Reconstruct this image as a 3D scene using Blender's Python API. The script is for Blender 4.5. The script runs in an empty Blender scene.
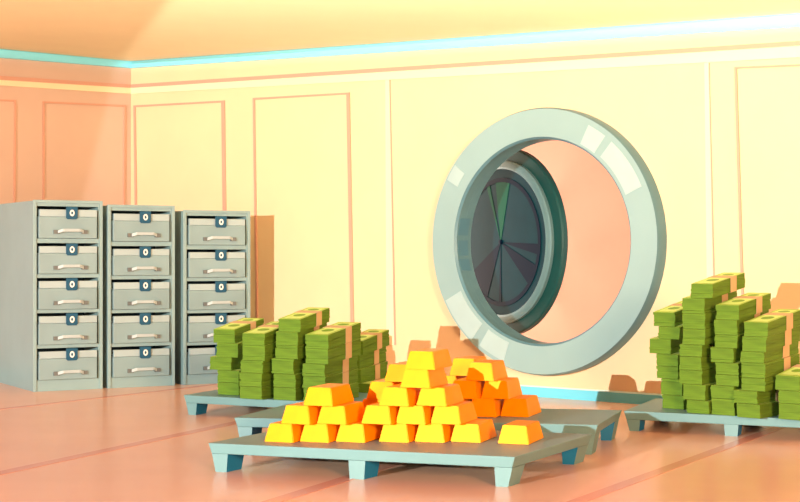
import bpy, bmesh, math, random
from mathutils import Vector, Matrix
random.seed(7)
scene = bpy.context.scene
col = scene.collection

# ------------------------------------------------------------------ camera
F = 1500.0; H = 1.06; HX = 400.0; HY = 255.0
cam_d = bpy.data.cameras.new('camera'); cam = bpy.data.objects.new('camera', cam_d); col.objects.link(cam)
cam.location = (0, 0, H); cam.rotation_euler = (math.pi/2, 0, 0)
cam_d.sensor_width = 36; cam_d.lens = F/800*36; cam_d.shift_y = (HY-251)/800; cam_d.clip_end = 100
scene.camera = cam
scene.view_settings.view_transform = 'Standard'; scene.view_settings.look = 'None'
scene.view_settings.exposure = 0.0; scene.view_settings.gamma = 1.0

def at(px, py, z):                     # point at height z seen towards (px, py)
    D = (H-z)*F/(py-HY); return Vector(((px-HX)*D/F, D, z))
def atD(px, D, z): return Vector(((px-HX)*D/F, D, z))

# ------------------------------------------------------------------ materials
def srgb(r, g, b):
    def f(c):
        c /= 255.0
        return c/12.92 if c <= .04045 else ((c+.055)/1.055)**2.4
    return (f(r), f(g), f(b), 1)
def mat(name, c, rough=.6, metal=0., spec=.3, var=0., scale=8., coat=0., stripes=None):
    m = bpy.data.materials.new(name); m.use_nodes = True
    nt = m.node_tree; b = nt.nodes['Principled BSDF']
    b.inputs['Base Color'].default_value = c
    b.inputs['Roughness'].default_value = rough; b.inputs['Metallic'].default_value = metal
    b.inputs['Specular IOR Level'].default_value = spec; b.inputs['Coat Weight'].default_value = coat
    if var or stripes:
        tc = nt.nodes.new('ShaderNodeTexCoord'); mp = nt.nodes.new('ShaderNodeMapping')
        nt.links.new(tc.outputs['Object'], mp.inputs['Vector'])
        n = nt.nodes.new('ShaderNodeTexNoise'); nt.links.new(mp.outputs['Vector'], n.inputs['Vector'])
        n.inputs['Scale'].default_value = scale; n.inputs['Detail'].default_value = 2
        if stripes: mp.inputs['Scale'].default_value = stripes
        r = nt.nodes.new('ShaderNodeValToRGB')
        v = var
        r.color_ramp.elements[0].position = .35; r.color_ramp.elements[1].position = .65
        r.color_ramp.elements[0].color = tuple(min(1, x*(1-v)) for x in c[:3])+(1,)
        r.color_ramp.elements[1].color = tuple(min(1, x*(1+v)) for x in c[:3])+(1,)
        nt.links.new(n.outputs['Fac'], r.inputs['Fac']); nt.links.new(r.outputs['Color'], b.inputs['Base Color'])
    return m
M = {}
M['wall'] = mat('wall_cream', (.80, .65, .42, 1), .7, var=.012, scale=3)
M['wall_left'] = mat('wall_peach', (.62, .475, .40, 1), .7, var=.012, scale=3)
M['ceil'] = mat('ceiling_cream', (.80, .68, .46, 1), .8, var=.01, scale=3)
M['floor'] = mat('floor_peach', (.80, .51, .38, 1), .24, spec=.35, var=.02, scale=2)
M['seam'] = mat('floor_seam', (.68, .33, .25, 1), .22, spec=.35)
M['pink'] = mat('moulding_pink', (.62, .36, .28, 1), .6)
M['pale'] = mat('moulding_pale', (.90, .78, .55, 1), .6)
M['cyan'] = mat('cornice_cyan', (.20, .62, .80, 1), .35)
M['base'] = mat('baseboard_cyan', (.15, .64, .86, 1), .35)
M['base_top'] = mat('baseboard_top', (.6, .85, .85, 1), .35)
M['hall'] = mat('hall_peach', (.80, .48, .36, 1), .8, var=.01)
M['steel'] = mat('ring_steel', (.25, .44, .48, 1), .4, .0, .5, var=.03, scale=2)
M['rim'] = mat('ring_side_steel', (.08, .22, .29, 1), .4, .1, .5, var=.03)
M['glint'] = mat('polished_plate', (.36, .56, .60, 1), .3, .0, .5, var=.02)  # paler tone painting the highlights on the ring steel
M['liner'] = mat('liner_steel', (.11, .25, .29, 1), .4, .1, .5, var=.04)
M['teal'] = mat('door_teal', (.004, .055, .055, 1), .4, .0, .25, var=.08, scale=3)
M['doorrim'] = mat('door_rim', (.10, .22, .25, 1), .35, .1, .5)
M['doorface'] = mat('door_face', (.002, .034, .050, 1), .5, .0, .08, var=.06)
M['doordark'] = mat('door_navy', (.0003, .008, .025, 1), .5, .0, .08)
M['doorgreen'] = mat('door_green', (.004, .09, .055, 1), .5, .0, .08)
M['cab'] = mat('cabinet_steel', (.235, .39, .42, 1), .45, .0, .5, var=.03, scale=3)
M['cab_in'] = mat('cabinet_inside', (.006, .04, .075, 1), .6)
M['drawer'] = mat('drawer_steel', (.22, .36, .40, 1), .38, .05, .5, var=.08, scale=2.5)
M['lip'] = mat('drawer_lip', (.34, .48, .52, 1), .35, .0, .5, var=.05, scale=3)
M['handle'] = mat('handle_steel', (.38, .50, .54, 1), .5, .0, .5)
M['handle_end'] = mat('handle_end', (.15, .19, .20, 1), .4, .3, .5)
M['lock'] = mat('lock_blue', (.012, .09, .17, 1), .4)
M['white'] = mat('keyhole_white', (.75, .85, .82, 1), .4)
M['pallet'] = mat('pallet_grey', (.125, .29, .325, 1), .45, .0, .4, var=.05, scale=2)
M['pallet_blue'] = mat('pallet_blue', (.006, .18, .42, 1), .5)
M['gold'] = mat('gold', (.95, .35, .001, 1), .35, .1, .12, var=.05, scale=9)
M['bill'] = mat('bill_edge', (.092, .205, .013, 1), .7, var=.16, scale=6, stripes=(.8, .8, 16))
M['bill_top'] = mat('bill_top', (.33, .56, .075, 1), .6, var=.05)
M['bill_print'] = mat('bill_print', (.55, .80, .22, 1), .6)
M['bill_oval'] = mat('bill_oval', (.16, .38, .03, 1), .6)
M['band'] = mat('paper_band', (.52, .39, .21, 1), .7, var=.04)

def tinted(name, c):
    m = bpy.data.materials.new(name); m.use_nodes = True; nt = m.node_tree
    nt.nodes.remove(nt.nodes['Principled BSDF']); t = nt.nodes.new('ShaderNodeBsdfTransparent'); t.inputs['Color'].default_value = c
    nt.links.new(t.outputs['BSDF'], nt.nodes['Material Output'].inputs['Surface']); return m
M['tint'] = tinted('tinted_glass', (.70, .70, .67, 1))  # filter for the added panes that dim the upper left
# ------------------------------------------------------------------ mesh helpers
def link(name, bm, mats, parent=None, bevel=0, smooth=False):
    me = bpy.data.meshes.new(name); bmesh.ops.recalc_face_normals(bm, faces=bm.faces)
    if smooth:
        for f in bm.faces: f.smooth = True
    bm.to_mesh(me); bm.free()
    if not isinstance(mats, (list, tuple)): mats = [mats]
    for m in mats: me.materials.append(M[m])
    o = bpy.data.objects.new(name, me); col.objects.link(o)
    if parent: o.parent = parent
    if bevel:
        b = o.modifiers.new('bevel', 'BEVEL'); b.width = bevel; b.segments = 2; b.limit_method = 'ANGLE'; b.angle_limit = math.radians(30)
    if smooth:
        try: me.set_sharp_from_angle(angle=math.radians(35))
        except Exception: pass
    return o
def box(bm, x0, x1, y0, y1, z0, z1, mi=0):
    v = [bm.verts.new(p) for p in ((x0,y0,z0),(x1,y0,z0),(x1,y1,z0),(x0,y1,z0),(x0,y0,z1),(x1,y0,z1),(x1,y1,z1),(x0,y1,z1))]
    fs = []
    for a in ((3,2,1,0),(4,5,6,7),(0,1,5,4),(1,2,6,5),(2,3,7,6),(3,0,4,7)):
        f = bm.faces.new([v[i] for i in a]); f.material_index = mi; fs.append(f)
    return fs                                  # bottom, top, front, right, back, left
def prism(bm, pts, d, mi=0):                   # polygon extruded by vector d
    a = [bm.verts.new(p) for p in pts]; b = [bm.verts.new(Vector(p)+Vector(d)) for p in pts]
    n = len(pts)
    fs = [bm.faces.new(a[::-1]), bm.faces.new(b)]
    for i in range(n): fs.append(bm.faces.new((a[i], a[(i+1)%n], b[(i+1)%n], b[i])))
    for f in fs: f.material_index = mi
    return fs
def hexa(bm, P, mi=0):
    v = [bm.verts.new(p) for p in P]; fs = []
    for a in ((3,2,1,0),(4,5,6,7),(0,1,5,4),(1,2,6,5),(2,3,7,6),(3,0,4,7)):
        f = bm.faces.new([v[i] for i in a]); f.material_index = mi; fs.append(f)
    return fs
def lathe(bm, prof, seg=96, closed=True, mis=None):   # around local Y axis; prof = (radius, y)
    rings = []
    for r, y in prof:
        rings.append([bm.verts.new((r*math.cos(2*math.pi*i/seg), y, r*math.sin(2*math.pi*i/seg))) for i in range(seg)] if r > 1e-6 else [bm.verts.new((0, y, 0))])
    n = len(prof)
    for k in range(n if closed else n-1):
        A, B = rings[k], rings[(k+1) % n]
        for i in range(seg):
            j = (i+1) % seg
            if len(A) == 1 and len(B) == 1: continue
            if len(A) == 1: f = bm.faces.new((A[0], B[i], B[j]))
            elif len(B) == 1: f = bm.faces.new((A[i], A[j], B[0]))
            else: f = bm.faces.new((A[i], A[j], B[j], B[i]))
            if mis: f.material_index = mis[k]
def empty(name, loc, rz, label, cat, group=None):
    o = bpy.data.objects.new(name, None); col.objects.link(o); o.location = loc; o.rotation_euler = (0, 0, rz)
    o.empty_display_size = .1; o['label'] = label; o['category'] = cat
    if group: o['group'] = group
    return o
def structure(o): o['kind'] = 'structure'; return o

# ------------------------------------------------------------------ room
K = Vector((-2.537, 14.15, 0))                                  # far corner
W = Vector((1, -.819, 0)).normalized()                          # along the back wall, to the right
NB = Vector((W.y, -W.x, 0))                                     # towards the room
if NB.y > 0: NB = -NB
WL = NB.copy()                                                  # along the left wall, towards the camera
NL = W.copy()
def on_wall(wall, px, py, off=0.):
    p0, n = (K, NB) if wall == 'back' else (K, NL)
    p0 = p0 + n*off
    d = Vector(((px-HX)/F, 1, (HY-py)/F)); o = Vector((0, 0, H))
    t = (p0-o).dot(n)/d.dot(n); return o+d*t
zK = on_wall('back', 131, 61.5).z
pR = on_wall('back', 800, 13.5); pL = on_wall('left', 0, 49)
pK = Vector((K.x, K.y, zK))
cn = (pR-pK).cross(pL-pK).normalized()
def ceil_z(x, y): return pK.z-(cn.x*(x-pK.x)+cn.y*(y-pK.y))/cn.z

# ring centre
T = .115
C3 = on_wall('back', 538.5, 241.5, T)          # centre of the ring's front face
sC = (C3-K).dot(W); zC = C3.z
def wallp(s, z, off=0.): return K+W*s+Vector((0, 0, z))+NB*off

bm = bmesh.new()
SR = 9.0; RH = .80
poly = [(-.0, 0), (SR, 0), (SR, ceil_z(*(K+W*SR).xy)), (0, zK)]
poly = [(a-sC, b-zC) for a, b in poly]
angs = sorted(set([2*math.pi*i/96 for i in range(96)]+[math.atan2(b, a) % (2*math.pi) for a, b in poly]))
def hit(a):
    dx, dz = math.cos(a), math.sin(a); best = None
    for i in range(4):
        x0, z0 = poly[i]; x1, z1 = poly[(i+1) % 4]; ex, ez = x1-x0, z1-z0
        den = dx*ez-dz*ex
        if abs(den) < 1e-9: continue
        t = (x0*ez-z0*ex)/den; u = (x0*dz-z0*dx)/den
        if t > 0 and -1e-6 <= u <= 1+1e-6 and (best is None or t < best): best = t
    return dx*best, dz*best
TH = .06
fi, fo, bi, bo = [], [], [], []
for a in angs:
    x, z = hit(a); c, s = RH*math.cos(a), RH*math.sin(a)
    c *= 1.01
    fi.append(bm.verts.new(wallp(sC+c, zC+s))); fo.append(bm.verts.new(wallp(sC+x, zC+z)))
    bi.append(bm.verts.new(wallp(sC+c, zC+s, -TH))); bo.append(bm.verts.new(wallp(sC+x, zC+z, -TH)))
n = len(angs)
for i in range(n):
    j = (i+1) % n
    bm.faces.new((fi[i], fo[i], fo[j], fi[j])); bm.faces.new((bi[j], bo[j], bo[i], bi[i]))
    bm.faces.new((fi[j], bi[j], bi[i], fi[i])); bm.faces.new((fo[i], bo[i], bo[j], fo[j]))
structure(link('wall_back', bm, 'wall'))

bm = bmesh.new()                                # left wall
LL = 9.0
a = K; b = K+WL*LL
hexa(bm, [b-NL*.2, b, a, a-NL*.2]+[Vector((p.x, p.y, ceil_z(p.x, p.y))) for p in (b-NL*.2, b, a, a-NL*.2)])
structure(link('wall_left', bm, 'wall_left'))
bm = bmesh.new()                                # ceiling: a slab over the far half of the room
def onceil(px, py):
    o = Vector((0, 0, H)); d = Vector(((px-HX)/F, 1, (HY-py)/F)); t = (pK-o).dot(cn)/d.dot(cn); return o+d*t
e = [K-W*.2-WL*.3, K+W*SR-WL*.3, onceil(1150, -25), onceil(-40, -10), K+WL*3.0-W*.2]
prism(bm, [Vector((p.x, p.y, ceil_z(p.x, p.y))) for p in e], (0, 0, .12))
structure(link('ceiling', bm, 'ceil'))
bm = bmesh.new()
box(bm, -10, 9, -1, 20, -.1, 0)
structure(link('floor', bm, 'floor'))

ti = [0]
def wtrim(wall, pts, thick, m, name=None):
    bm = bmesh.new(); nrm = NB if wall == 'back' else NL
    P = [on_wall(wall, *p)+nrm*.0005 for p in pts]
    prism(bm, P, nrm*thick, 0)
    ti[0] += 1
    return structure(link(name or 'trim_%d' % ti[0], bm, m))
def strip(x, xs, ys): return ys[0]+(ys[1]-ys[0])*(x-xs[0])/(xs[1]-xs[0])
X9 = 990
def rail(yl, yk, yr, thick, m, nm=None):       # (top, bottom) at x = 0, at the corner and at x = 800
    def ext(a, b, x0, x1, x): return a+(b-a)*(x-x0)/(x1-x0)
    xl = -230
    tl, bl = ext(yl[0], yk[0], 0, 131, xl), ext(yl[1], yk[1], 0, 131, xl)
    tr, br = ext(yk[0], yr[0], 131, 800, X9), ext(yk[1], yr[1], 131, 800, X9)
    a = wtrim('left', [(xl, bl), (131, yk[1]), (131, yk[0]), (xl, tl)], thick, m, nm and nm+'_left')
    b = wtrim('back', [(131, yk[1]), (X9, br), (X9, tr), (131, yk[0])], thick, m, nm and nm+'_back')
rail((49.5, 58), (61.8, 68.5), (14, 27.5), .035, 'cyan')
rail((76, 80), (84.7, 88), (41.2, 45.8), .02, 'pink')
rail((80, 85.5), (88, 94), (45.8, 57.5), .012, 'pale')
def panel(wall, tl, tr, bl, br, w=2.0, wr=None, open_left=False):
    wr = wr or w
    t = 1.8
    bm = bmesh.new(); nrm = NB if wall == 'back' else NL
    def q(pts):
        prism(bm, [on_wall(wall, *p)+nrm*.0005 for p in pts], nrm*.012)
    q([(tl[0], tl[1]+t), (tr[0], tr[1]+t), tr, tl])
    if not open_left: q([bl, (bl[0]+w, bl[1]), (tl[0]+w, tl[1]+t), (tl[0], tl[1]+t)])
    q([(br[0]-wr, br[1]), br, (tr[0], tr[1]+t), (tr[0]-wr, tr[1]+t)])
    q([(bl[0], bl[1]), (bl[0], bl[1]-t), (br[0], br[1]-t), (br[0], br[1])][::-1])
    ti[0] += 1
    structure(link('trim_%d' % ti[0], bm, 'pink'))
panel('left', (-60, 97), (15.5, 100), (-60, 350), (14, 345), 1.6)
panel('left', (42.5, 101.3), (125, 105), (42, 342), (123.5, 338), 1.6)
panel('back', (134.3, 105.5), (225.3, 100.5), (137.5, 345), (228.5, 345), 1.8, 3.2)
panel('back', (253.6, 98), (350.2, 92.5), (257, 348), (355, 352), 1.8, 3.0)
panel('back', (735, 67), (880, 61), (744, 362), (890, 368), 2.4)
wtrim('back', [(394.6, 345), (396.2, 345), (390.6, 79.5), (389.6, 79.5)], .006, 'pink')
wtrim('back', [(386.6, 345), (394.6, 345), (389.6, 79.5), (385.6, 79.5)], .004, 'pale')
wtrim('back', [(715.6, 380), (717.4, 380), (709.8, 61.5), (708.8, 61.5)], .006, 'pink')
wtrim('back', [(708, 380), (715.6, 380), (708.8, 61.5), (704.6, 61.5)], .004, 'pale')
# baseboards
def bboard(nm, p0, d, L, nrm):
    bm = bmesh.new()
    a = p0+nrm*.001; b = p0+d*L+nrm*.001
    prism(bm, [a, a+nrm*.022, a+nrm*.022+Vector((0,0,.072)), a+Vector((0,0,.072))], d*L, 0)
    prism(bm, [a+Vector((0,0,.072)), a+nrm*.018+Vector((0,0,.072)), a+nrm*.012+Vector((0,0,.082)), a+Vector((0,0,.082))], d*L, 1)
    structure(link(nm, bm, ['base', 'base_top']))
bboard('baseboard_back', K, W, SR, NB)
bboard('baseboard_left', K+WL*.03, WL, LL-.1, NL)
# floor seams
def seam(p, q, w):
    a, b = at(*p, 0), at(*q, 0); d = (b-a).normalized(); s = Vector((-d.y, d.x, 0))
    bm = bmesh.new(); prism(bm, [a-s*w/2+Vector((0,0,.0002)), b-s*w/2+Vector((0,0,.0002)), b+s*w/2+Vector((0,0,.0002)), a+s*w/2+Vector((0,0,.0002))], (0, 0, .0015))
    ti[0] += 1; structure(link('trim_%d' % ti[0], bm, 'seam'))
seam((-120, 499), (330, 402.5), .085)
seam((-120, 423), (230, 383), .06)
seam((240, 512), (470, 440), .085)
seam((530, 519), (860, 398), .075)

# hall behind the vault opening
HD = 2.3
bm = bmesh.new()
a = wallp(-.5, 0, -HD); b = wallp(SR, 0, -HD)
prism(bm, [a, b, b+Vector((0, 0, 3.0)), a+Vector((0, 0, 3.0))], -NB*.1)
structure(link('wall_hall', bm, 'hall'))

# ------------------------------------------------------------------ vault ring
rzB = math.atan2(W.y, W.x)                     # local x along the wall, local -y towards the room
ring = empty('vault_door_frame', wallp(sC, zC), rzB, 'large round grey steel ring framing the vault opening in the cream back wall', 'door frame')
RO, RI = .98, .758
ring.scale = (1.015, 1, 1)
bm = bmesh.new()
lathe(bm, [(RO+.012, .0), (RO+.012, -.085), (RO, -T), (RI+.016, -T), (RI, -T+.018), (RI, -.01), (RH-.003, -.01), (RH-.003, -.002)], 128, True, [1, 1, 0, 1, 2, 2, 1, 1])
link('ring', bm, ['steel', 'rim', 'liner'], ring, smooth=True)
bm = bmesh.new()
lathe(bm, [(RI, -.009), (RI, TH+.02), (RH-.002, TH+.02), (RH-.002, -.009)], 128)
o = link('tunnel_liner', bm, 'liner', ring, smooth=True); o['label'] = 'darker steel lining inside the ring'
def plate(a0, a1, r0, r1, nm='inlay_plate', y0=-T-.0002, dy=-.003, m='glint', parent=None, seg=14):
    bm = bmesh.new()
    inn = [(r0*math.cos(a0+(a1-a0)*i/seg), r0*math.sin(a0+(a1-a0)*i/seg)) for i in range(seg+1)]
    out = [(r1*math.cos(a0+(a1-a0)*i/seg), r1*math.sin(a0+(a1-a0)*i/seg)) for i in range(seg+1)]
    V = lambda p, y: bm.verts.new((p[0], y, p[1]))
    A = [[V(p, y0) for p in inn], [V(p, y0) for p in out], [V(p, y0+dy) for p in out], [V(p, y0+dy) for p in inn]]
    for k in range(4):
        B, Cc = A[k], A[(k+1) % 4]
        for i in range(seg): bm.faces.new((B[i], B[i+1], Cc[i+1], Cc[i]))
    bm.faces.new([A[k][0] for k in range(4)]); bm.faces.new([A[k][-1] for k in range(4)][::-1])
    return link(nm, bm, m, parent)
R_ = math.radians
for a0, a1, r0, r1 in ((142, 150, .85, .965), (53, 63, .79, .94), (24, 49, .80, .94), (208, 231, .80, .965), (236, 251, .80, .95)):  # highlights of the steel, built as thin pale patches
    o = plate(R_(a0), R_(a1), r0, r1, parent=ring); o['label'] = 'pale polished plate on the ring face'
for a0, a1, yy in ((166, 176, .0), (179, 188, .02), (190, 197, .03)):      # patches inside the opening
    bm = bmesh.new(); r = RI-.001; sg = 6
    A = [[bm.verts.new((rr*math.cos(R_(a0+(a1-a0)*i/sg)), min(y, .04), rr*math.sin(R_(a0+(a1-a0)*i/sg)))) for i in range(sg+1)] for rr, y in ((r, -T+.03), (r, .13), (r-.003, .13), (r-.003, -T+.03))]
    for k in range(4):
        for i in range(sg): bm.faces.new((A[k][i], A[k][i+1], A[(k+1) % 4][i+1], A[(k+1) % 4][i]))
    bm.faces.new([A[k][0] for k in range(4)]); bm.faces.new([A[k][-1] for k in range(4)][::-1])
    link('inlay_plate', bm, 'rim', ring)

# ------------------------------------------------------------------ vault door, swung into the hall
DD = 12.05
dc = atD(504.5, DD, H+(HY-242)*DD/F)
dn = R_(57)                                      # the face looks to the left of the camera
rzD = -dn
door = empty('vault_door', dc, rzD, 'round dark teal vault door standing open behind the ring, spoke pattern on its face', 'vault door')
bm = bmesh.new()
lathe(bm, [(0, .06), (.72, .06), (.75, .04), (.75, .0), (.74, -.012), (.70, -.018), (0, -.018)], 128, False)
link('door_body', bm, 'teal', door, smooth=True)
bm = bmesh.new()
lathe(bm, [(.655, -.0185), (.655, -.045), (.635, -.058), (.60, -.058), (.585, -.045), (.585, -.0185)], 128)
link('door_rim', bm, 'doorrim', door, smooth=True)
bm = bmesh.new()
lathe(bm, [(0, -.0185), (.584, -.0185), (.584, -.035), (0, -.035)], 128, False)
link('face_disc', bm, 'doorface', door, smooth=True)
bm = bmesh.new()
lathe(bm, [(.48, -.0352), (.515, -.0352), (.515, -.040), (.48, -.040)], 128)
link('face_ring', bm, 'doordark', door, smooth=True)
for a0, a1, m in ((-2, -18+6, 'doordark'), (-22, -43, 'doordark'), (-89, -93, 'doordark'), (-112, -148, 'doordark'), (76, 98, 'doorgreen'), (108, 113, 'doorgreen')):
    a0, a1 = sorted((R_(a0), R_(a1)))
    plate(a0, a1, .012, .4795, 'face_wedge', -.0352, -.003, m, door)
bm = bmesh.new(); lathe(bm, [(0, -.0352), (.02, -.0352), (.02, -.045), (.012, -.05), (0, -.05)], 32, False)
link('hub', bm, 'doordark', door, smooth=True)
# hinge arm from the back of the door to the hall wall
bm = bmesh.new()
pw = door.matrix_world
Rm = Matrix.Rotation(rzD, 4, 'Z'); inv = Rm.inverted()
def tolocal(p): return inv @ (Vector(p)-dc)
p0 = Vector((-.62, .0602, 0))
hp = wallp((dc+Rm.to_3x3() @ p0-K).dot(W)-.25, dc.z, -HD+.06)
p1 = tolocal(hp)
for dz in (-.3, .3):
    q0 = p0+Vector((0, 0, dz)); q1 = p1+Vector((0, 0, dz)); d = (q1-q0); s = Vector((-d.y, d.x, 0)).normalized()*.04
    prism(bm, [q0-s+Vector((0,0,-.04)), q0+s+Vector((0,0,-.04)), q0+s+Vector((0,0,.04)), q0-s+Vector((0,0,.04))], d)
link('hinge_arm', bm, 'liner', door)

# ------------------------------------------------------------------ cabinets
CD = 1.02
def make_cabinet(Wd, Ht, label, loc, rz):
    t = empty('filing_cabinet', loc, rz, label, 'filing cabinet', 'steel filing cabinets along the left wall')
    rows = [(.028, .198), (.222, .385), (.405, .572), (.590, .757), (.775, .942)]
    x0, x1 = .05*Wd, .945*Wd
    bm = bmesh.new()
    box(bm, 0, x0, 0, CD, 0, Ht); box(bm, x1, Wd, 0, CD, 0, Ht)
    zs = [Ht]+[v for r in rows for v in (Ht*(1-r[0]), Ht*(1-r[1]))]+[0]
    for k in range(0, len(zs), 2): box(bm, x0, x1, 0, CD, zs[k+1], zs[k])
    fs = box(bm, x0, x1, .35, CD, .001, Ht-.001, 1)
    for f in bm.faces:                            # dark inside of the openings
        c = f.calc_center_median(); nn = f.normal
    link('carcass', bm, ['cab', 'cab_in'], t)
    bm = bmesh.new()
    box(bm, -.006, .004*Wd+.018, -.012, .0, .0, Ht+.006); box(bm, Wd-.022, Wd+.004, -.012, 0, 0, Ht+.006)
    box(bm, .004*Wd+.018, Wd-.022, -.012, 0, Ht-.016, Ht+.006)
    link('front_frame', bm, 'cab', t, bevel=.002)
    for k, (a, b) in enumerate(rows):
        zt, zb = Ht*(1-a), Ht*(1-b); h = zt-zb
        dx0, dx1 = x0+.012*Wd, x1-.035*Wd
        out = .018
        bm = bmesh.new()
        box(bm, dx0+.004, dx1-.004, -out+.02, .32, zb+.003, zt-h*.32)           # box of the drawer
        box(bm, dx0, dx1, -out-.012, -out+.02, zb+.0025, zt-h*.33)              # front panel
        dr = link('drawer', bm, 'drawer', t, bevel=.003)
        bm = bmesh.new()
        box(bm, dx0+.008, dx1+.004, -out-.003, -out+.03, zt-h*.325, zt-h*.10)
        link('top_strip', bm, 'lip', dr, bevel=.003)
        cx = dx0+(dx1-dx0)*.56; lw = .085*Wd
        bm = bmesh.new(); y0 = -out-.0125
        zt2, zb2 = zt-.003, zt-h*.40
        bmat = [(cx-lw, zt2), (cx+lw, zt2), (cx+lw, zb2+.012), (cx+lw-.012, zb2), (cx-lw+.012, zb2), (cx-lw, zb2+.012)]
        prism(bm, [(x, y0, z) for x, z in bmat], (0, -.008, 0))
        link('lock_plate', bm, 'lock', dr, bevel=.002)
        bm = bmesh.new(); zc = (zt2+zb2)/2; sg = 24
        ang = [2*math.pi*i/sg for i in range(sg)]
        A = [[bm.verts.new((cx+r*.75*math.cos(q), y, zc+r*math.sin(q))) for q in ang] for r, y in ((.0255, y0-.0082), (.0255, y0-.012), (.0125, y0-.012), (.0125, y0-.0082))]
        for m_ in range(4):
            for i in range(sg): bm.faces.new((A[m_][i], A[m_][(i+1) % sg], A[(m_+1) % 4][(i+1) % sg], A[(m_+1) % 4][i]))
        link('keyhole', bm, 'white', dr)
        # handle: end blocks and a bowed grip
        hz = zb+h*.21; hl, hr = dx0+.27*(dx1-dx0), dx0+.80*(dx1-dx0); yf = -out-.0125
        bm = bmesh.new(); hh = .016
        box(bm, hl-.012, hl+.035, yf-.014, yf, hz-hh, hz+hh*.9, 1); box(bm, hr-.035, hr+.012, yf-.014, yf, hz-hh, hz+hh*.9, 1)
        pr = [(hl+.02, -.014, 0), (hl+.055, -.034, .012), (hr-.055, -.034, .012), (hr-.02, -.014, 0)]
        for (xa, ya, za), (xb, yb, zb_) in zip(pr, pr[1:]):
            hexa(bm, [(xa, yf+ya-.006, hz+za-hh*.7), (xb, yf+yb-.006, hz+zb_-hh*.7), (xb, yf+yb+.006, hz+zb_-hh*.7), (xa, yf+ya+.006, hz+za-hh*.7),
                      (xa, yf+ya-.006, hz+za+hh*.7), (xb, yf+yb-.006, hz+zb_+hh*.7), (xb, yf+yb+.006, hz+zb_+hh*.7), (xa, yf+ya+.006, hz+za+hh*.7)], 0)
        link('handle', bm, ['handle', 'handle_end'], dr)
    return t
cang = R_(30); cu = Vector((math.cos(cang), math.sin(cang), 0))
c0 = at(33.5, 391.8, 0)
def along(px): k = (px-HX)/F; return (k*c0.y-c0.x)/(cu.x-k*cu.y)
for (xa, xb, ht, lab) in ((33.5, 101.8, 1.482, 'grey steel five-drawer cabinet at the far left, its pale left side showing'),
                          (108, 174, 1.455, 'grey steel five-drawer cabinet in the middle of the row of three'),
                          (183.5, 249.5, 1.422, 'grey steel five-drawer cabinet nearest the vault, partly behind the banknote stacks')):
    sa, sb = along(xa), along(xb)
    make_cabinet(sb-sa, ht, lab, c0+cu*sa, cang)

# ------------------------------------------------------------------ pallets
def make_pallet(FL, FR, BR, label, z, th=.052, group='low steel pallets'):
    BL = FL+(BR-FR)
    u = (FR-FL); v = (BR-FR); Lu = u.length; Lv = v.length; u = u.normalized(); v = v.normalized()
    org = Vector((FL.x, FL.y, 0)); rz = math.atan2(u.y, u.x)
    t = empty('pallet', org, rz, label, 'pallet', group)
    inv = Matrix.Rotation(-rz, 3, 'Z')
    vl = inv @ v
    def P(a, b, zz): return Vector((a, 0, zz))+vl*b
    bm = bmesh.new(); s = .016
    hexa(bm, [P(s, s*.3, z-th), P(Lu-s, s*.3, z-th), P(Lu-s, Lv-s*.3, z-th), P(s, Lv-s*.3, z-th), P(0, 0, z), P(Lu, 0, z), P(Lu, Lv, z), P(0, Lv, z)])
    link('deck', bm, 'pallet', t, bevel=.004)
    lw, ld = .085, .15
    for i, a in enumerate((s, Lu/2-lw/2, Lu-lw-s)):
        for b in (s*.5, Lv-ld-s*.5):
            tl = .02 if i == 0 else .006; tr = .02 if i == 2 else .006
            zt = z-th-.0003
            bm = bmesh.new()
            fs = hexa(bm, [P(a+tl, b, 0), P(a+lw-tr, b, 0), P(a+lw-tr, b+ld-.02, 0), P(a+tl, b+ld-.02, 0), P(a, b, zt), P(a+lw, b, zt), P(a+lw, b+ld, zt), P(a, b+ld, zt)])
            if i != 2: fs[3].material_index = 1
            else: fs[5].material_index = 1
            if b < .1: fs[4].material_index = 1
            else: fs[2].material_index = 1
            link('leg', bm, ['pallet', 'pallet_blue'], t)
    return t
zf = .14; zb = .16; zl = .13; zr = .12
FL = at(208, 443, zf); FR = at(515, 457, zf); BR = at(592, 434, zf)
make_pallet(FL, FR, BR, 'nearest low grey pallet, carrying the two front heaps of gold bars', zf)
FLb = at(234, 417.6, zb); BRb = at(622, 410, zb); FRb = BRb-Vector((.3, .954, 0))*.80
make_pallet(FLb, FRb, BRb, 'low grey pallet right behind the nearest one, carrying the rear gold heap', zb)
FLl = at(183.5, 395, zl); ul = Vector((.89, -.456, 0)).normalized(); vl_ = Vector((.40, .917, 0)).normalized()
FRl = FLl+ul*1.65
make_pallet(FLl, FRl, FRl+vl_*1.0, 'low grey pallet in front of the cabinets, carrying the left banknote stacks', zl)
FLr = at(623.5, 410.8, zr); ur = (at(800, 419, zr)-FLr).normalized()
FRr = FLr+ur*1.3
make_pallet(FLr, FRr, FRr+Vector((.38, .925, 0))*.86, 'low grey pallet at the right edge, carrying the right banknote stacks', zr)

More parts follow.
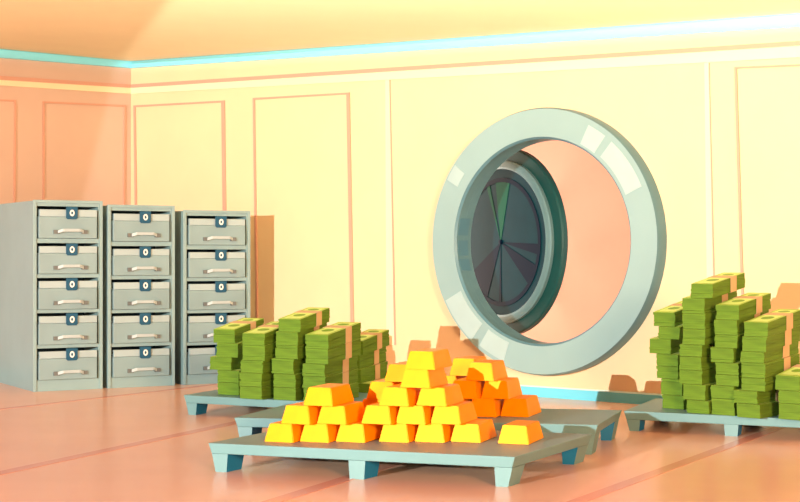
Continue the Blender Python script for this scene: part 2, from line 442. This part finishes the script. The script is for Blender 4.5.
# ------------------------------------------------------------------ gold bars
def bar_mesh(w, d, h):
    bm = bmesh.new(); i = w*.125; iy = .022
    hexa(bm, [(0, 0, 0), (w, 0, 0), (w, d, 0), (0, d, 0), (i, iy, h), (w-i, iy, h), (w-i, d-iy, h), (i, d-iy, h)])
    bmesh.ops.bevel(bm, geom=list(bm.edges), offset=.0035, segments=2, affect='EDGES', clamp_overlap=True)
    bmesh.ops.recalc_face_normals(bm, faces=bm.faces)
    me = bpy.data.meshes.new('gold_bar'); bm.to_mesh(me); bm.free(); me.materials.append(M['gold']); return me
me_a = bar_mesh(.158, .29, .0886); me_b = bar_mesh(.164, .29, .0995)
GA = R_(-20)
def bars(lst, D0, z0, me, h, drow, group, where):
    v = Vector((math.sin(-GA), math.cos(GA), 0))
    for px, layer, row, lab in lst:
        D = D0+row*drow
        o = bpy.data.objects.new('gold_bar', me); col.objects.link(o)
        p = atD(px, D, 0); o.location = (p.x, p.y, z0+.0008+layer*(h+.0006)); o.rotation_euler = (0, 0, GA)
        o['label'] = lab+' '+where; o['category'] = 'gold bar'; o['group'] = group
D1 = (H-zf)*F/(441.8-HY)
bars([(264, 0, 0, 'gold bar at the left end of the bottom row'), (299.3, 0, 0, 'middle gold bar of the bottom row'), (335.2, 0, 0, 'gold bar at the right end of the bottom row'),
      (280.5, 1, 0, 'left gold bar of the two in the second layer'), (316.5, 1, 0, 'right gold bar of the two in the second layer'), (303, 2, 0, 'single gold bar on top')],
     D1, zf, me_a, .0886, .24, 'gold bars in the small left heap', 'of the small left heap')
bars([(378.5, 0, 0, 'left gold bar of the bottom front row'), (414, 0, 0, 'middle gold bar of the bottom front row'), (450, 0, 0, 'right gold bar of the bottom front row'),
      (361, 1, 0, 'left gold bar in the second layer'), (395, 1, 0, 'middle gold bar in the second layer'), (430, 1, 0, 'right gold bar in the second layer'),
      (378.5, 2, 0, 'left front gold bar in the third layer'), (416, 2, 0, 'right front gold bar in the third layer'),
      (399.8, 3, 0, 'front gold bar in the fourth layer'), (404.5, 4, 0, 'topmost gold bar'),
      (352, 0, 1, 'left rear gold bar of the bottom layer, almost hidden,'), (387, 0, 1, 'middle rear gold bar of the bottom layer, almost hidden,'), (422, 0, 1, 'right rear gold bar of the bottom layer, almost hidden,'),
      (358, 1, 1, 'left rear gold bar of the second layer'), (393, 1, 1, 'right rear gold bar of the second layer'),
      (366, 2, 1, 'left rear gold bar of the third layer'), (401, 2, 1, 'right rear gold bar of the third layer'), (384, 3, 1, 'rear gold bar of the fourth layer')],
     D1, zf, me_a, .0886, .335, 'gold bars in the tall middle heap', 'of the tall middle heap')
bars([(497.5, 0, 0, 'lone gold bar lying apart at the right end')], D1-.07, zf, me_a, .0886, .24, 'lone gold bar', 'of the nearest pallet')
D2 = (H-zb)*F/(416.4-HY)
bars([(468, 0, 0, 'middle gold bar of the bottom front row'), (500, 0, 0, 'right gold bar of the bottom front row'), (435, 0, 0, 'leftmost gold bar of the bottom front row, mostly hidden,'),
      (449, 1, 0, 'left gold bar of the second layer front row'), (480.5, 1, 0, 'right gold bar of the second layer front row'), (465.5, 2, 0, 'front topmost gold bar'),
      (425, 0, 1, 'left rear gold bar of the bottom layer'), (458, 0, 1, 'right rear gold bar of the bottom layer'),
      (431, 1, 1, 'left rear gold bar of the second layer'), (463, 1, 1, 'right rear gold bar of the second layer'), (449, 2, 1, 'rear topmost gold bar')],
     D2, zb, me_b, .0995, .335, 'gold bars in the rear heap', 'of the rear heap')

# ------------------------------------------------------------------ banknote bundles
def bundle_meshes(w, L, h, rb, rt, seed, oval=True):
    rnd = random.Random(seed)
    bm = bmesh.new(); n = 5
    cuts = [0]+sorted(rnd.uniform(.12, .88) for _ in range(n-1))+[1]
    def zz(f, y): return f*h + (rb+(rt-rb)*f)*(y/L)
    for k in range(n):
        f0, f1 = cuts[k], cuts[k+1]
        a, b, c, d = [rnd.uniform(0, .006) for _ in range(4)]
        if f1-f0 < .05: a, b, c, d = .008, .008, .008, .008
        x0, x1, y0, y1 = a, w-b, c, L-d
        hexa(bm, [(x0, y0, zz(f0, y0)), (x1, y0, zz(f0, y0)), (x1, y1, zz(f0, y1)), (x0, y1, zz(f0, y1)),
                  (x0, y0, zz(f1, y0)), (x1, y0, zz(f1, y0)), (x1, y1, zz(f1, y1)), (x0, y1, zz(f1, y1))])
        fl = list(bm.faces)[-6:]
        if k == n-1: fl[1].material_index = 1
    def flat(pts, e, mi):
        vs = [bm.verts.new((x, y, zz(1, y)+e)) for x, y in pts]; f = bm.faces.new(vs); f.material_index = mi
    flat([(w*.13, L*.07), (w*.87, L*.07), (w*.87, L*.93), (w*.13, L*.93)], .0004, 2)
    flat([(w*.5+w*.24*math.cos(q*math.pi/9), L*.33+L*.10*math.sin(q*math.pi/9)) for q in range(18)], .0008, 3)
    flat([(w*.5+w*.24*math.cos(q*math.pi/9), L*.80+L*.07*math.sin(q*math.pi/9)) for q in range(18)], .0008, 3)
    me = bpy.data.meshes.new('bills')
    bm.normal_update(); bm.to_mesh(me); bm.free()
    for m in ('bill', 'bill_top', 'bill_print', 'bill_oval'): me.materials.append(M[m])
    bm = bmesh.new(); y0, y1 = L*.52, L*.70; e = .0015
    # closed paper sleeve round the bundle
    for sx0, sx1, mode in ((-e, w+e, 'top'), (-e, w+e, 'bottom')):
        z_ = (lambda y: zz(1, y)+.0002) if mode == 'top' else (lambda y: zz(0, y)+.0001)
        th = .0013
        hexa(bm, [(sx0, y0, z_(y0)), (sx1, y0, z_(y0)), (sx1, y1, z_(y1)), (sx0, y1, z_(y1)), (sx0, y0, z_(y0)+th), (sx1, y0, z_(y0)+th), (sx1, y1, z_(y1)+th), (sx0, y1, z_(y1)+th)])
    for xa, xb in ((-e, 0), (w, w+e)):
        hexa(bm, [(xa, y0, zz(0, y0)), (xb, y0, zz(0, y0)), (xb, y1, zz(0, y1)), (xa, y1, zz(0, y1)), (xa, y0, zz(1, y0)), (xb, y0, zz(1, y0)), (xb, y1, zz(1, y1)), (xa, y1, zz(1, y1))])
    bmesh.ops.recalc_face_normals(bm, faces=bm.faces)
    mb = bpy.data.meshes.new('paper_band'); bm.to_mesh(mb); bm.free(); mb.materials.append(M['band'])
    return me, mb
seed = [10]
ORD = {2: ['lower', 'upper'], }
def ordn(i, n):
    if i == 0: return 'lowest'
    if i == n-1: return 'topmost'
    w = ['', 'second', 'third', 'fourth', 'fifth', 'sixth', 'seventh', 'eighth']
    return w[i]+' from the bottom' if i <= n//2 else (w[n-1-i]+' from the top')
def stack(layers, D, z0, w, L, ang, what, group, total=.065):
    """layers from bottom up: (px of the front left edge, thickness)"""
    z = z0+.001; rb = 0.; n = len(layers); tilt = total/n
    for i, (px, h) in enumerate(layers):
        rt = rb+tilt
        me, mb = bundle_meshes(w, L, h, rb, rt, seed[0]); seed[0] += 1
        k_ = (px-HX)/F; b_ = atD(layers[0][0], D, 0); t_ = (k_*b_.y-b_.x)/(math.cos(ang)-k_*math.sin(ang)); p = Vector((b_.x+t_*math.cos(ang), b_.y+t_*math.sin(ang), z))
        t = empty('banknote_bundle', p, ang, 'green banknote bundle, %s %s' % (ordn(i, n), what), 'banknote bundle', group)
        a = bpy.data.objects.new('bills', me); col.objects.link(a); a.parent = t
        b = bpy.data.objects.new('paper_band', mb); col.objects.link(b); b.parent = t
        z += h+.0028; rb = rt
CA = R_(-30)
gl = 'banknote bundles on the left pallet'; gr = 'banknote bundles on the right pallet'
def hs(ys, D):                                   # pixel heights (bottom up) to thicknesses
    return [(a-b)*D/F-.0028 for a, b in zip(ys, ys[1:])]
def S(pxs, ys, D, z0, w, L, what, group, **k):
    stack(list(zip(pxs, hs(ys, D))), D, z0, w, L, CA if z0 == zl else R_(-41), what, group, **k)
yb = lambda D, z0: HY+(H-z0)*F/D
S([217, 217, 209.5, 216, 213], [yb(10.0, zl), 382, 370, 357, 343, 329], 10.0, zl, .18, .34, 'in the leftmost stack, left pallet', gl)
S([239, 239, 240, 242, 242], [yb(9.72, zl), 386, 372.5, 360, 345, 333], 9.72, zl, .18, .34, 'in the second stack from left, left pallet', gl)
S([273, 273, 271, 275, 275.5, 278], [yb(9.64, zl), 387, 373.5, 358.5, 345, 331.5, 318.5], 9.64, zl, .175, .35, 'in the tallest stack, left pallet', gl)
S([303, 302, 302, 305, 305], [yb(9.54, zl), 388, 376, 363.5, 348.5, 334], 9.54, zl, .175, .40, 'in stack right of the tallest, left pallet', gl)
S([357, 339, 338, 341], [yb(10.15, zl), 383, 369, 355, 341], 10.15, zl, .175, .36, 'in the rearmost right stack, left pallet', gl)
S([662, 660.5, 656, 656, 649, 657.5, 653], [yb(9.2, zr), 394.5, 378.5, 366, 354, 339, 326.5, 312], 9.2, zr, .155, .36, 'in the leftmost stack, right pallet', gr)
S([686, 682.5, 679, 679, 679, 682, 682, 681.5, 690], [yb(8.94, zr), 399.5, 384, 370, 356.5, 344.5, 329, 313.5, 298, 283.5], 8.94, zr, .155, .40, 'in the tallest stack, right pallet', gr)
S([711, 710, 715, 715, 710, 714, 713.5, 715.5], [yb(8.84, zr), 398, 385, 374, 362, 347.5, 334.5, 319.5, 304.5], 8.84, zr, .155, .40, 'in stack right of the tallest, right pallet', gr)
S([736, 733, 741, 741, 740, 742, 743.5], [yb(8.70, zr), 403, 390, 377, 362, 351, 336, 321.5], 8.70, zr, .155, .44, 'in the wide front stack, right pallet', gr)
S([778, 778, 775], [yb(8.60, zr), 403, 390, 375], 8.60, zr, .155, .40, 'in the low stack at the right edge', gr)

# ------------------------------------------------------------------ light
LP = Vector((-7.4, -4, 2.28))
ld = bpy.data.lights.new('key_lamp', 'POINT'); ld.energy = 12500; ld.color = (1, .95, .84); ld.shadow_soft_size = .012
lo = bpy.data.objects.new('key_lamp', ld); lo.location = LP; col.objects.link(lo)
# unseen pane, added to dim the lamp's light on the upper left
def onceil(px, py):
    o = Vector((0, 0, H)); d = Vector(((px-HX)/F, 1, (HY-py)/F)); t = (pK-o).dot(cn)/d.dot(cn); return o+d*t
kf = .30
targets = [on_wall('left', 118, 60), on_wall('left', 81.5, 207), on_wall('left', -420, 190), on_wall('left', -420, -90)]
pts = [LP+(p-LP)*kf for p in targets]
nr = (pts[0]-pts[2]).cross(pts[1]-pts[2]).normalized()
bmb = bmesh.new(); prism(bmb, pts, nr.normalized()*.012); structure(link('window_1', bmb, 'tint'))   # made-up pane, casts the shade wedge on the left wall
# added unseen light for the ceiling, with a mask that confines it there
UP = Vector((0, 3, .1))
up = bpy.data.lights.new('ceiling_uplight', 'POINT'); up.energy = 7000; up.color = (1, .90, .66); up.shadow_soft_size = .006
uo = bpy.data.objects.new('ceiling_uplight', up); uo.location = UP; col.objects.link(uo)
def gnd(p): return Vector((p.x, p.y, .02))
Kt = Vector((K.x, K.y, zK)); Rt = K+W*8.6; Rt.z = ceil_z(Rt.x, Rt.y); Lt = K+WL*8.6; Lt.z = ceil_z(Lt.x, Lt.y)
ku = .08
bmb = bmesh.new()
mini = [UP+(p-Vector((0, 0, q))-UP)*ku for p, q in ((Lt, .10), (Kt, .075), (Rt, .09))]
for p, q in zip(mini, mini[1:]):
    w0 = (q-p).cross(Vector((0, 0, 1))).normalized()*.004
    prism(bmb, [Vector((p.x, p.y, .004)), Vector((q.x, q.y, .004)), q, p], w0)
structure(link('trim_uplight_shade', bmb, 'rim'))  # unseen mask, shaped to cut the added light along the ceiling line
A0, B0 = onceil(170, 0), onceil(118, 62)
tp = [B0, B0+(A0-B0)*3.2, B0+(A0-B0)*3.2+Vector((-6, 0, 0)), B0+Vector((-6, -3, 0))]
for q in tp: q.z = ceil_z(q.x, q.y)
bmb = bmesh.new(); prism(bmb, [UP+(p-UP)*(ku*1.07) for p in tp], (0, 0, .004)); structure(link('window_2', bmb, 'tint'))  # added pane out of view, dims the left part of the ceiling
fl = bpy.data.lights.new('warm_fill_lamp', 'AREA'); fl.energy = 1800; fl.color = (1, .55, .28); fl.shape = 'DISK'; fl.size = 2.4  # unseen soft fill, added to lift the shaded sides
fo_ = bpy.data.objects.new('warm_fill_lamp', fl); fo_.location = (3.5, -3, 2.4); col.objects.link(fo_)
fo_.rotation_euler = (Vector((-.5, 10, .6))-fo_.location).to_track_quat('-Z', 'Y').to_euler()
for sx in (-2.3, 2.3):  # unseen area lights, added to brighten the hall wall evenly
    ha = bpy.data.lights.new('hall_lamp', 'AREA'); ha.energy = 75; ha.color = (1, .82, .68); ha.shape = 'RECTANGLE'; ha.size = .8; ha.size_y = 2.4
    ho = bpy.data.objects.new('hall_lamp', ha); ho.location = wallp(sC+sx, 1.3, -TH-.45); col.objects.link(ho)
    ho.rotation_euler = (wallp(sC+sx*.2, 1.3, -HD)-ho.location).to_track_quat('-Z', 'Y').to_euler()
w = bpy.data.worlds.new('world'); scene.world = w; w.use_nodes = True
bg = w.node_tree.nodes['Background']; bg.inputs['Color'].default_value = (1, .13, .10, 1); bg.inputs['Strength'].default_value = .42
